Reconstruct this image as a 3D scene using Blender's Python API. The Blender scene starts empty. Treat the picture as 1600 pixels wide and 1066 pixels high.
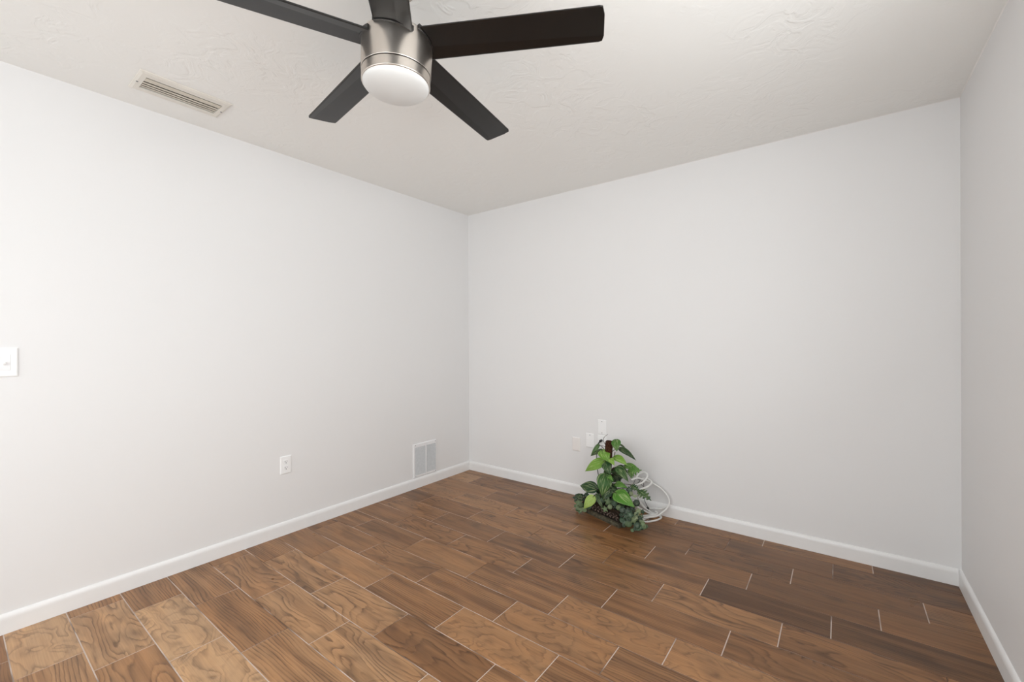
import bpy, bmesh, math, random
from mathutils import Vector, Matrix

# ---------------------------------------------------------------- camera, light, exposure
SC = bpy.context.scene
COL = SC.collection
R = math.radians

cam_d = bpy.data.cameras.new('camera')
cam = bpy.data.objects.new('camera', cam_d)
COL.objects.link(cam)
right = Vector((0.7975, 0.6033, -0.0051)).normalized()
fwd = Vector((-0.6033, 0.7975, -0.0017)).normalized()
upv = right.cross(fwd).normalized()
right = fwd.cross(upv).normalized()
m = Matrix((right, upv, -fwd)).transposed().to_4x4()
m.translation = Vector((2.8442, -3.0712, 1.2393))
cam.matrix_world = m
cam_d.sensor_width = 36.0
cam_d.lens = 676.72 / 1600 * 36.0
cam_d.clip_start = 0.02
SC.camera = cam

SC.view_settings.view_transform = 'Standard'
SC.view_settings.look = 'None'
SC.view_settings.gamma = 1.0
SC.view_settings.use_curve_mapping = False
SC.view_settings.exposure = -0.02

RW, RL, RH = 3.3264, 4.25, 2.44          # room: x 0..RW, y -RL..0, z 0..RH
WIN = dict(y0=-3.20, y1=-1.52, z0=0.95, z1=2.08)      # window in the right wall
WIN2 = dict(x0=0.25, x1=1.75, z0=0.02, z1=2.05)       # added unseen sliding door, front wall, shaped to light floor and low wall
WIN3 = dict(x0=1.95, x1=3.10, z0=0.95, z1=2.08)       # added unseen window, front wall, to light the back wall

world = bpy.data.worlds.new('sky')
SC.world = world
world.use_nodes = True
bg = world.node_tree.nodes['Background']
bg.inputs[0].default_value = (0.86, 0.92, 1.0, 1)
bg.inputs[1].default_value = 0.6


def area(name, loc, rot, sx, sy, power, col):
    l = bpy.data.lights.new(name, 'AREA')
    l.shape = 'RECTANGLE'
    l.size, l.size_y = sx, sy
    l.energy = power
    l.color = col
    o = bpy.data.objects.new(name, l)
    COL.objects.link(o)
    o.location = loc
    o.rotation_euler = rot
    return o


# daylight through the side window, plus fill through the added front openings:
# open sky from above, sunlit ground from below
DAY = (0.965, 0.995, 1.0)
WY, WZ = (WIN['y0'] + WIN['y1']) / 2, (WIN['z0'] + WIN['z1']) / 2 + 0.05
DX, DZ = (WIN2['x0'] + WIN2['x1']) / 2, (WIN2['z0'] + WIN2['z1']) / 2 + 0.05
FX, FZ = (WIN3['x0'] + WIN3['x1']) / 2, (WIN3['z0'] + WIN3['z1']) / 2 + 0.05
area('sky_side_window', (RW + 0.35, WY, WZ), (0, R(60), 0), 1.3, 1.8, 33, DAY)
area('ground_side_window', (RW + 0.36, WY, WZ), (0, R(140), 0), 1.3, 1.8, 36, DAY)
area('fill_added_door', (DX, -RL - 0.35, DZ), (R(60), 0, 0), 1.6, 2.1, 37, DAY)
area('fill_added_window', (FX, -RL - 0.35, FZ), (R(60), 0, 0), 1.3, 1.3, 37, DAY)


# ---------------------------------------------------------------- materials
def new_mat(name):
    mt = bpy.data.materials.new(name)
    mt.use_nodes = True
    nt = mt.node_tree
    b = nt.nodes['Principled BSDF']
    return mt, nt, b


def N(nt, kind, **kw):
    n = nt.nodes.new(kind)
    for k, v in kw.items():
        setattr(n, k, v)
    return n


def math_node(nt, op, a, b=None, clamp=False):
    n = N(nt, 'ShaderNodeMath', operation=op, use_clamp=clamp)
    for i, v in enumerate((a, b)):
        if v is None:
            continue
        if isinstance(v, (int, float)):
            n.inputs[i].default_value = v
        else:
            nt.links.new(v, n.inputs[i])
    return n.outputs[0]


def mix_col(nt, fac, a, b, mode='MIX'):
    n = N(nt, 'ShaderNodeMix', data_type='RGBA', blend_type=mode)
    for s, v in ((n.inputs['Factor'], fac), (n.inputs[6], a), (n.inputs[7], b)):
        if isinstance(v, (int, float)):
            s.default_value = v
        elif isinstance(v, tuple):
            s.default_value = (*v[:3], 1)
        else:
            nt.links.new(v, s)
    return n.outputs[2]


def ramp(nt, fac, stops):
    n = N(nt, 'ShaderNodeValToRGB')
    cr = n.color_ramp
    while len(cr.elements) < len(stops):
        cr.elements.new(0.5)
    for e, (p, c) in zip(cr.elements, stops):
        e.position = p
        e.color = (*c, 1) if len(c) == 3 else c
    nt.links.new(fac, n.inputs[0])
    return n.outputs[0]


def add_bump(nt, b, height, strength=0.2, dist=0.002):
    n = N(nt, 'ShaderNodeBump')
    n.inputs['Strength'].default_value = strength
    n.inputs['Distance'].default_value = dist
    nt.links.new(height, n.inputs['Height'])
    nt.links.new(n.outputs[0], b.inputs['Normal'])


def plain(name, col, rough=0.5, metal=0.0, spec=0.5, noise=None, var=0.06):
    mt, nt, b = new_mat(name)
    b.inputs['Roughness'].default_value = rough
    b.inputs['Metallic'].default_value = metal
    b.inputs['Specular IOR Level'].default_value = spec
    tc = N(nt, 'ShaderNodeTexCoord')
    nz = N(nt, 'ShaderNodeTexNoise')
    nz.inputs['Scale'].default_value = noise or 8.0
    nz.inputs['Detail'].default_value = 3
    nt.links.new(tc.outputs['Object'], nz.inputs['Vector'])
    lo = tuple(c * (1 - var) for c in col)
    hi = tuple(min(1, c * (1 + var)) for c in col)
    nt.links.new(ramp(nt, nz.outputs[0], [(0.3, lo), (0.7, hi)]), b.inputs['Base Color'])
    return mt


def wall_paint(name, col, rough, scale, strength, dist, strokes=False):
    mt, nt, b = new_mat(name)
    b.inputs['Base Color'].default_value = (*col, 1)
    b.inputs['Roughness'].default_value = rough
    b.inputs['Specular IOR Level'].default_value = 0.35
    tc = N(nt, 'ShaderNodeTexCoord')
    n1 = N(nt, 'ShaderNodeTexNoise')
    n1.inputs['Scale'].default_value = scale
    n1.inputs['Detail'].default_value = 4
    n1.inputs['Distortion'].default_value = 1.5 if strokes else 0.2
    nt.links.new(tc.outputs['Object'], n1.inputs['Vector'])
    h = n1.outputs[0]
    if strokes:
        # skip-trowelled plaster: raised ridges with smooth land between them
        h = ramp(nt, h, [(0.42, (0, 0, 0)), (0.50, (0.75, 0.75, 0.75)), (0.56, (1, 1, 1)), (0.72, (0.6, 0.6, 0.6))])
        n2 = N(nt, 'ShaderNodeTexNoise')
        n2.inputs['Scale'].default_value = 2.2
        nt.links.new(tc.outputs['Object'], n2.inputs['Vector'])
        msk = ramp(nt, n2.outputs[0], [(0.4, (0.1, 0.1, 0.1)), (0.62, (1, 1, 1))])
        h = mix_col(nt, 1.0, h, msk, 'MULTIPLY')
    add_bump(nt, b, h, strength, dist)
    return mt


M = {}
M['wall'] = wall_paint('wall_paint', (0.84, 0.834, 0.833), 0.55, 140, 0.12, 0.0012)
M['ceiling'] = wall_paint('ceiling_plaster', (0.935, 0.93, 0.905), 0.7, 9, 0.6, 0.0025, True)
M['trim'] = plain('trim_gloss', (0.885, 0.88, 0.875), 0.35, noise=20, var=0.01)
M['caulk'] = plain('caulk', (0.88, 0.86, 0.84), 0.5, noise=30, var=0.02)
M['plate'] = plain('plate_plastic', (0.95, 0.95, 0.95), 0.3, noise=20, var=0.01)
M['plate_painted'] = plain('painted_plate', (0.865, 0.83, 0.805), 0.5, noise=20, var=0.015)
M['hole'] = plain('dark_slot', (0.04, 0.038, 0.035), 0.6)
M['screw'] = plain('screw_steel', (0.22, 0.22, 0.22), 0.4, metal=0.6)
M['register'] = plain('register_cream', (0.80, 0.765, 0.70), 0.45, noise=15, var=0.03)
M['louver_cream'] = plain('louver_cream', (0.66, 0.61, 0.52), 0.5, noise=30, var=0.08)
M['duct'] = plain('duct_dark', (0.05, 0.042, 0.03), 0.8)  # near-black: shade behind the louvre gaps is put into the colour
M['grille'] = plain('grille_white', (0.88, 0.88, 0.89), 0.4, noise=20, var=0.01)
M['grille_louver'] = plain('grille_louver', (0.67, 0.68, 0.69), 0.5, noise=60, var=0.05)
M['grille_back'] = plain('grille_back', (0.22, 0.225, 0.23), 0.8)
M['blade'] = plain('blade_espresso', (0.004, 0.0033, 0.003), 0.36, noise=6, var=0.15, spec=0.58)
M['shade'] = plain('opal_glass', (0.74, 0.74, 0.725), 0.3, noise=3, var=0.005)
M['cable_white'] = plain('cable_white', (0.86, 0.855, 0.835), 0.4, noise=12, var=0.04)
M['cable_black'] = plain('cable_black', (0.012, 0.012, 0.012), 0.4)
M['wire'] = plain('dark_wire', (0.035, 0.025, 0.03), 0.5)
M['soil'] = plain('moss_soil', (0.018, 0.014, 0.010), 0.95, noise=60, var=0.5)
M['stem'] = plain('stem_brown', (0.06, 0.04, 0.025), 0.7, noise=40, var=0.3)


def nickel():
    mt, nt, b = new_mat('brushed_nickel')
    b.inputs['Base Color'].default_value = (0.62, 0.57, 0.52, 1)
    b.inputs['Metallic'].default_value = 1.0
    b.inputs['Roughness'].default_value = 0.28
    tc = N(nt, 'ShaderNodeTexCoord')
    mp = N(nt, 'ShaderNodeMapping')
    mp.inputs['Scale'].default_value = (2, 2, 1400)
    nt.links.new(tc.outputs['Object'], mp.inputs['Vector'])
    nz = N(nt, 'ShaderNodeTexNoise')
    nz.inputs['Scale'].default_value = 1.0
    nt.links.new(mp.outputs[0], nz.inputs['Vector'])
    rg = math_node(nt, 'MULTIPLY_ADD', nz.outputs[0], 0.06)
    rg.node.inputs[2].default_value = 0.27
    nt.links.new(rg, b.inputs['Roughness'])
    return mt


M['nickel'] = nickel()


def wood_tile():
    """Printed wood-look tile. UV = metres along/across the tile; attribute r = print style, g = tone, b = seed."""
    mt, nt, b = new_mat('wood_look_tile')
    uv = N(nt, 'ShaderNodeUVMap', uv_map='tile_uv')
    at = N(nt, 'ShaderNodeAttribute', attribute_name='tile_info')
    sx = N(nt, 'ShaderNodeSeparateXYZ')
    nt.links.new(uv.outputs[0], sx.inputs[0])
    sc = N(nt, 'ShaderNodeSeparateColor')
    nt.links.new(at.outputs['Color'], sc.inputs[0])
    u, v = sx.outputs[0], sx.outputs[1]
    style, tone, seed = sc.outputs[0], sc.outputs[1], sc.outputs[2]
    seedz = math_node(nt, 'MULTIPLY', seed, 53.0)

    def noise(su, sv, detail=2.0, dist=0.0, off=0.0, rough=0.5):
        c = N(nt, 'ShaderNodeCombineXYZ')
        nt.links.new(math_node(nt, 'MULTIPLY', u, su), c.inputs[0])
        nt.links.new(math_node(nt, 'MULTIPLY', v, sv), c.inputs[1])
        nt.links.new(math_node(nt, 'ADD', seedz, off), c.inputs[2])
        n = N(nt, 'ShaderNodeTexNoise')
        n.inputs['Scale'].default_value = 1.0
        n.inputs['Detail'].default_value = detail
        n.inputs['Roughness'].default_value = rough
        n.inputs['Distortion'].default_value = dist
        nt.links.new(c.outputs[0], n.inputs['Vector'])
        return n.outputs[0]

    def sel(s0, s1, s2, s3):           # value by print style 0, 1/3, 2/3, 1
        return ramp(nt, style, [(0.0, (s0,) * 3), (0.333, (s1,) * 3), (0.667, (s2,) * 3), (1.0, (s3,) * 3)])

    # grain height field: across-tile ramp bent by noise; contour lines of it draw the figure
    f = math_node(nt, 'MULTIPLY', math_node(nt, 'MULTIPLY', v, 1 / 0.187), math_node(nt, 'MULTIPLY', sel(1.0, 0.24, 0.08, 0.50), 15.0))
    f = math_node(nt, 'ADD', f, math_node(nt, 'MULTIPLY', noise(2.0, 8.0, 1.0, 0.15), math_node(nt, 'MULTIPLY', sel(0.42, 0.92, 0.26, 0.45), 14.0)))
    f = math_node(nt, 'ADD', f, math_node(nt, 'MULTIPLY', noise(5.2, 8.5, 1.5, 0.7, 7.0), math_node(nt, 'MULTIPLY', sel(0.04, 0.16, 0.90, 0.15), 9.0)))
    f = math_node(nt, 'ADD', f, math_node(nt, 'MULTIPLY', noise(10, 80, 2), 0.7))
    fr = math_node(nt, 'FRACT', f)
    line = ramp(nt, fr, [(0.0, (0.04,) * 3), (0.50, (0.14,) * 3), (0.74, (0.55,) * 3), (0.87, (0.95,) * 3), (0.95, (0.45,) * 3), (1.0, (0.04,) * 3)])
    breakup = ramp(nt, noise(5, 26, 2, 0.0, 3.0), [(0.30, (0.15,) * 3), (0.62, (1.0,) * 3)])
    line = math_node(nt, 'MULTIPLY', line, breakup)
    line = math_node(nt, 'MULTIPLY', line, sel(0.98, 0.88, 0.62, 0.35))
    fibre = noise(5, 260, 2, 0.0, 1.0)
    patch = ramp(nt, noise(3.6, 9, 2.0, 0.4, 11.0), [(0.54, (0, 0, 0)), (0.74, (1, 1, 1))])

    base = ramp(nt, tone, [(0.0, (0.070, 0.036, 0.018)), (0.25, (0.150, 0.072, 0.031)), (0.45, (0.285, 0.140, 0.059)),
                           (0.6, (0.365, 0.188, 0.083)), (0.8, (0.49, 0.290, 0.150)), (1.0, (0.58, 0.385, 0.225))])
    vary = noise(3.5, 14, 2.0, 0.0, 19.0)
    base = mix_col(nt, ramp(nt, vary, [(0.35, (0, 0, 0)), (0.7, (0.55,) * 3)]), base, mix_col(nt, 1.0, base, (1.35, 1.25, 1.1), 'MULTIPLY'))
    dark = mix_col(nt, 1.0, base, (0.22, 0.19, 0.19), 'MULTIPLY')
    band = ramp(nt, noise(1.3, 26, 2.0, 0.3, 31.0), [(0.42, (0, 0, 0)), (0.66, (1, 1, 1))])
    base = mix_col(nt, math_node(nt, 'MULTIPLY', band, sel(0.75, 0.55, 0.25, 0.45)), base, mix_col(nt, 1.0, base, (0.50, 0.45, 0.43), 'MULTIPLY'))
    c = mix_col(nt, line, base, dark)
    c = mix_col(nt, math_node(nt, 'MULTIPLY', patch, 0.58), c, mix_col(nt, 1.0, c, (0.42, 0.42, 0.45), 'MULTIPLY'))
    c = mix_col(nt, ramp(nt, fibre, [(0.35, (0.30,) * 3), (0.65, (0, 0, 0))]), c, mix_col(nt, 1.0, c, (0.55, 0.52, 0.5), 'MULTIPLY'))
    nt.links.new(c, b.inputs['Base Color'])
    tcg = N(nt, 'ShaderNodeTexCoord')
    nr = N(nt, 'ShaderNodeTexNoise')
    nr.inputs['Scale'].default_value = 3.0
    nt.links.new(tcg.outputs['Object'], nr.inputs['Vector'])
    rr = ramp(nt, nr.outputs[0], [(0.3, (0.27,) * 3), (0.7, (0.36,) * 3)])
    nt.links.new(rr, b.inputs['Roughness'])
    b.inputs['Specular IOR Level'].default_value = 0.33
    add_bump(nt, b, math_node(nt, 'ADD', math_node(nt, 'MULTIPLY', fibre, 0.5), math_node(nt, 'MULTIPLY', line, -0.5)), 0.10, 0.0008)
    return mt


def grout():
    mt, nt, b = new_mat('grout')
    tc = N(nt, 'ShaderNodeTexCoord')
    n1 = N(nt, 'ShaderNodeTexNoise')
    n1.inputs['Scale'].default_value = 3.4
    n1.inputs['Detail'].default_value = 2
    nt.links.new(tc.outputs['Object'], n1.inputs['Vector'])
    light = ramp(nt, n1.outputs[0], [(0.36, (0, 0, 0)), (0.50, (1, 1, 1))])
    # long joints on the window side are stained dark, the butt joints stayed pale
    sx = N(nt, 'ShaderNodeSeparateXYZ')
    nt.links.new(tc.outputs['Object'], sx.inputs[0])
    fy = math_node(nt, 'FRACT', math_node(nt, 'MULTIPLY_ADD', sx.outputs[1], 1 / 0.1869))
    fy.node.inputs[0].links[0].from_node.inputs[2].default_value = 100 + 0.110 / 0.1869
    dist = math_node(nt, 'ABSOLUTE', math_node(nt, 'SUBTRACT', fy, 0.5))
    is_row = math_node(nt, 'GREATER_THAN', dist, 0.485)
    far = math_node(nt, 'ADD', math_node(nt, 'MULTIPLY', sx.outputs[0], 0.6), math_node(nt, 'MULTIPLY', sx.outputs[1], 0.55))
    far = math_node(nt, 'ADD', far, math_node(nt, 'MULTIPLY', math_node(nt, 'SUBTRACT', n1.outputs[0], 0.5), 1.6))
    stained = math_node(nt, 'MULTIPLY', is_row, ramp(nt, far, [(0.15, (0, 0, 0)), (0.40, (1, 1, 1))]))
    pale = math_node(nt, 'MULTIPLY', light, math_node(nt, 'SUBTRACT', 1.0, math_node(nt, 'MULTIPLY', stained, 0.88)))
    c = mix_col(nt, pale, (0.13, 0.08, 0.055), (0.60, 0.50, 0.44))
    nt.links.new(c, b.inputs['Base Color'])
    b.inputs['Roughness'].default_value = 0.85
    return mt


M['tile'] = wood_tile()
M['grout'] = grout()


def leaf_mat(name):
    """Leaf; colour attribute 'leaf_info': r = tone, g = distance from midrib, b = seed, streaks follow UV."""
    mt, nt, b = new_mat(name)
    at = N(nt, 'ShaderNodeAttribute', attribute_name='leaf_info')
    sc = N(nt, 'ShaderNodeSeparateColor')
    nt.links.new(at.outputs['Color'], sc.inputs[0])
    tone, off, seed = sc.outputs
    uv = N(nt, 'ShaderNodeUVMap', uv_map='leaf_uv')
    sx = N(nt, 'ShaderNodeSeparateXYZ')
    nt.links.new(uv.outputs[0], sx.inputs[0])
    cb = N(nt, 'ShaderNodeCombineXYZ')
    nt.links.new(math_node(nt, 'MULTIPLY', sx.outputs[0], 2.2), cb.inputs[0])
    skew = math_node(nt, 'ADD', sx.outputs[1], math_node(nt, 'MULTIPLY', sx.outputs[0], -0.5))
    nt.links.new(math_node(nt, 'MULTIPLY', skew, 9.0), cb.inputs[1])
    nt.links.new(math_node(nt, 'MULTIPLY', seed, 40.0), cb.inputs[2])
    nz = N(nt, 'ShaderNodeTexNoise')
    nz.inputs['Scale'].default_value = 1.0
    nz.inputs['Detail'].default_value = 2.0
    nt.links.new(cb.outputs[0], nz.inputs['Vector'])
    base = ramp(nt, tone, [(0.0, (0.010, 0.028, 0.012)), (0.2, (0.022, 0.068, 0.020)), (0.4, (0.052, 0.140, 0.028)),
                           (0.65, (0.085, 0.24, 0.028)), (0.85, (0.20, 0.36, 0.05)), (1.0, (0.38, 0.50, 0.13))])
    streak = ramp(nt, nz.outputs[0], [(0.55, (0, 0, 0)), (0.63, (1, 1, 1))])
    c = mix_col(nt, math_node(nt, 'MULTIPLY', streak, 0.78), base, mix_col(nt, 0.5, base, (0.62, 0.66, 0.36)))
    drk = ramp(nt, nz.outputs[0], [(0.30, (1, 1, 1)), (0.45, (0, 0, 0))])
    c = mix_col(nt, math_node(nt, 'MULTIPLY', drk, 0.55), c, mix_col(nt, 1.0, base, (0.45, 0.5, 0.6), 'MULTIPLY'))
    rib = ramp(nt, off, [(0.0, (1, 1, 1)), (0.07, (0, 0, 0))])
    c = mix_col(nt, math_node(nt, 'MULTIPLY', rib, 0.45), c, mix_col(nt, 0.5, base, (0.45, 0.55, 0.25)))
    nt.links.new(c, b.inputs['Base Color'])
    b.inputs['Roughness'].default_value = 0.42
    b.inputs['Specular IOR Level'].default_value = 0.22
    return mt


def disc_mat(name):
    """Round peperomia leaf: pale grey-green centre rays on a deep blue-green ground."""
    mt, nt, b = new_mat(name)
    at = N(nt, 'ShaderNodeAttribute', attribute_name='leaf_info')
    sc = N(nt, 'ShaderNodeSeparateColor')
    nt.links.new(at.outputs['Color'], sc.inputs[0])
    tone, off, seed = sc.outputs
    tc = N(nt, 'ShaderNodeTexCoord')
    nz = N(nt, 'ShaderNodeTexNoise')
    nz.inputs['Scale'].default_value = 90.0
    nt.links.new(tc.outputs['Object'], nz.inputs['Vector'])
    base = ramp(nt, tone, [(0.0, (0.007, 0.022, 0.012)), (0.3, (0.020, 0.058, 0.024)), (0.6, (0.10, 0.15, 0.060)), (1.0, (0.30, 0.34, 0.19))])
    pale = mix_col(nt, 0.27, base, (0.38, 0.47, 0.31))
    f = math_node(nt, 'MULTIPLY', ramp(nt, off, [(0.15, (1, 1, 1)), (0.8, (0, 0, 0))]), ramp(nt, nz.outputs[0], [(0.4, (0.2,) * 3), (0.6, (1, 1, 1))]))
    edge = ramp(nt, off, [(0.82, (0, 0, 0)), (1.0, (0.6,) * 3)])
    c = mix_col(nt, f, base, pale)
    c = mix_col(nt, edge, c, pale)
    nt.links.new(c, b.inputs['Base Color'])
    b.inputs['Roughness'].default_value = 0.5
    return mt


M['pothos'] = leaf_mat('pothos_leaf')
M['disc'] = disc_mat('peperomia_leaf')


def fuzzy(name, col, var, scale, bump):
    mt, nt, b = new_mat(name)
    tc = N(nt, 'ShaderNodeTexCoord')
    nz = N(nt, 'ShaderNodeTexNoise')
    nz.inputs['Scale'].default_value = scale
    nz.inputs['Detail'].default_value = 4
    nt.links.new(tc.outputs['Object'], nz.inputs['Vector'])
    lo = tuple(c * (1 - var) for c in col)
    hi = tuple(c * (1 + var) for c in col)
    nt.links.new(ramp(nt, nz.outputs[0], [(0.35, lo), (0.65, hi)]), b.inputs['Base Color'])
    b.inputs['Roughness'].default_value = 0.95
    b.inputs['Specular IOR Level'].default_value = 0.1
    add_bump(nt, b, nz.outputs[0], 0.8, bump)
    return mt


M['coir'] = fuzzy('coir_pole', (0.055, 0.022, 0.013), 0.7, 160, 0.004)


def bronze(name, lo, hi, scale):
    mt, nt, b = new_mat(name)
    tc = N(nt, 'ShaderNodeTexCoord')
    nz = N(nt, 'ShaderNodeTexNoise')
    nz.inputs['Scale'].default_value = scale
    nz.inputs['Detail'].default_value = 4
    nt.links.new(tc.outputs['Object'], nz.inputs['Vector'])
    nt.links.new(ramp(nt, nz.outputs[0], [(0.35, lo), (0.7, hi)]), b.inputs['Base Color'])
    b.inputs['Roughness'].default_value = 0.42
    b.inputs['Metallic'].default_value = 0.25
    return mt


M['bronze'] = bronze('planter_bronze', (0.010, 0.008, 0.006), (0.05, 0.036, 0.026), 45)
M['relief'] = bronze('planter_relief', (0.05, 0.032, 0.027), (0.30, 0.22, 0.18), 60)
M['rim'] = bronze('planter_rim', (0.05, 0.045, 0.028), (0.15, 0.13, 0.085), 50)


def pane_mat():
    mt, nt, b = new_mat('window_glass')
    out = nt.nodes['Material Output']
    tr = N(nt, 'ShaderNodeBsdfTransparent')
    gl = N(nt, 'ShaderNodeBsdfGlossy')
    gl.inputs['Roughness'].default_value = 0.02
    mx = N(nt, 'ShaderNodeMixShader')
    mx.inputs[0].default_value = 0.05
    nt.links.new(tr.outputs[0], mx.inputs[1])
    nt.links.new(gl.outputs[0], mx.inputs[2])
    nt.links.new(mx.outputs[0], out.inputs[0])
    return mt


M['pane'] = pane_mat()


# ---------------------------------------------------------------- mesh helpers
def obj(name, bm, mt, parent=None, smooth=False, loc=None):
    me = bpy.data.meshes.new(name)
    bmesh.ops.recalc_face_normals(bm, faces=bm.faces)
    bm.to_mesh(me)
    bm.free()
    me.materials.append(mt)
    if smooth:
        for p in me.polygons:
            p.use_smooth = True
    o = bpy.data.objects.new(name, me)
    COL.objects.link(o)
    if parent:
        o.parent = parent
    if loc is not None:
        o.location = loc
    return o


def thing(name, label, cat, loc, rot=(0, 0, 0), group=None):
    o = bpy.data.objects.new(name, None)
    o.empty_display_size = 0.05
    COL.objects.link(o)
    o.location = loc
    o.rotation_euler = rot
    o['label'] = label
    o['category'] = cat
    if group:
        o['group'] = group
    return o


def struct(name, bm, mt, parent=None):
    o = obj(name, bm, mt, parent)
    if parent is None:
        o['kind'] = 'structure'
    return o


def box(bm, x0, x1, y0, y1, z0, z1, bev=0.0, seg=2):
    vs = [bm.verts.new((x, y, z)) for x in (x0, x1) for y in (y0, y1) for z in (z0, z1)]
    q = [(0, 1, 3, 2), (4, 6, 7, 5), (0, 4, 5, 1), (2, 3, 7, 6), (0, 2, 6, 4), (1, 5, 7, 3)]
    fs = [bm.faces.new([vs[i] for i in f]) for f in q]
    if bev > 0:
        es = list({e for f in fs for e in f.edges})
        bmesh.ops.bevel(bm, geom=es, offset=bev, segments=seg, affect='EDGES', profile=0.5)


def boxes(lst, bev=0.0, seg=2):
    bm = bmesh.new()
    for b in lst:
        box(bm, *b, bev=bev, seg=seg)
    return bm


def lathe(bm, prof, seg=96, cx=0, cy=0):
    rings = []
    for r, z in prof:
        if r < 1e-6:
            rings.append([bm.verts.new((cx, cy, z))])
        else:
            rings.append([bm.verts.new((cx + r * math.cos(2 * math.pi * i / seg), cy + r * math.sin(2 * math.pi * i / seg), z)) for i in range(seg)])
    for a, b in zip(rings, rings[1:]):
        for i in range(seg):
            j = (i + 1) % seg
            if len(a) == 1 and len(b) == 1:
                continue
            if len(a) == 1:
                bm.faces.new((a[0], b[i], b[j]))
            elif len(b) == 1:
                bm.faces.new((a[i], b[0], a[j]))
            else:
                bm.faces.new((a[i], b[i], b[j], a[j]))


def catmull(pts, n=8):
    P = [Vector(p) for p in pts]
    P = [P[0] * 2 - P[1]] + P + [P[-1] * 2 - P[-2]]
    out = []
    for i in range(1, len(P) - 2):
        for k in range(n):
            t = k / n
            a, b, c, d = P[i - 1], P[i], P[i + 1], P[i + 2]
            out.append(0.5 * ((2 * b) + (c - a) * t + (2 * a - 5 * b + 4 * c - d) * t * t + (3 * b - a - 3 * c + d) * t ** 3))
    out.append(P[-2])
    return out


def tube(bm, pts, r, n=8, seg=8, smooth=True, r_end=None):
    C = catmull(pts, n) if smooth else [Vector(p) for p in pts]
    t = (C[1] - C[0]).normalized()
    ref = Vector((0, 0, 1)) if abs(t.z) < 0.9 else Vector((1, 0, 0))
    u = t.cross(ref).normalized()
    rings = []
    for i, c in enumerate(C):
        t = (C[min(i + 1, len(C) - 1)] - C[max(i - 1, 0)]).normalized()
        u = (u - t * u.dot(t)).normalized()
        w = t.cross(u)
        rr = r if r_end is None else r + (r_end - r) * i / (len(C) - 1)
        rings.append([bm.verts.new(c + (u * math.cos(2 * math.pi * k / seg) + w * math.sin(2 * math.pi * k / seg)) * rr) for k in range(seg)])
    for a, b in zip(rings, rings[1:]):
        for k in range(seg):
            bm.faces.new((a[k], a[(k + 1) % seg], b[(k + 1) % seg], b[k]))
    bm.faces.new(rings[0])
    bm.faces.new(list(reversed(rings[-1])))


def ellipsoid(bm, c, rx, ry, rz, rot=None, sub=2):
    r = bmesh.ops.create_icosphere(bm, subdivisions=sub, radius=1.0)
    mt = Matrix.Translation(c) @ (rot.to_4x4() if rot else Matrix.Identity(4)) @ Matrix.Diagonal((rx, ry, rz, 1))
    bmesh.ops.transform(bm, matrix=mt, verts=r['verts'])


# ---------------------------------------------------------------- room shell
T = 0.12
# floor: wood-look tiles in a one-third running bond over a grout bed
PITCH, LEN, GAP = 0.1869, 0.5107, 0.0031
TILES = {(12, -1): (0, 0.6), (11, -1): (1, 0.6), (10, -1): (1, 0.7), (12, 0): (0, 0.6), (11, 0): (1, 0.75), (12, 1): (0, 0.65), (13, 0): (2, 0.89), (9, -1): (3, 0.61), (9, -2): (3, 0.51), (7, -2): (0, 0.5), (8, -1): (1, 0.55), (10, 0): (1, 0.7), (7, -1): (3, 0.55), (9, 0): (0, 0.5), (11, 1): (1, 0.75), (10, 1): (1, 0.4), (10, -2): (0, 0.55), (9, 1): (2, 0.6), (8, 0): (0, 0.5), (7, 0): (0, 0.5), (6, -1): (1, 0.5), (5, -1): (0, 0.45), (6, 0): (0, 0.45), (8, 1): (2, 0.6), (7, 1): (2, 0.6), (8, 2): (0, 0.45), (10, 2): (0, 0.6), (9, 2): (0, 0.5), (4, -1): (1, 0.55), (5, 0): (1, 0.5), (4, 0): (0, 0.45), (5, 1): (1, 0.6), (6, 1): (0, 0.45), (7, 2): (2, 0.6), (4, 1): (0, 0.28), (6, 2): (1, 0.36), (5, 2): (1, 0.46), (3, 0): (3, 0.42), (2, 0): (1, 0.33), (3, 1): (3, 0.33), (3, 2): (3, 0.36), (4, 2): (0, 0.27), (1, 0): (3, 0.36), (1, 1): (1, 0.34), (2, 1): (3, 0.36), (0, 1): (0, 0.3), (0, 2): (3, 0.32), (1, -1): (1, 0.38), (2, -1): (3, 0.4), (15, 0): (2, 0.84), (14, 0): (1, 0.79), (13, 1): (2, 0.89), (13, -1): (0, 0.55), (14, -1): (0, 0.6), (14, 1): (1, 0.64), (15, 1): (0, 0.7)}  # print style and tone; tones also paint in light falloff, darker at right


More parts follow.
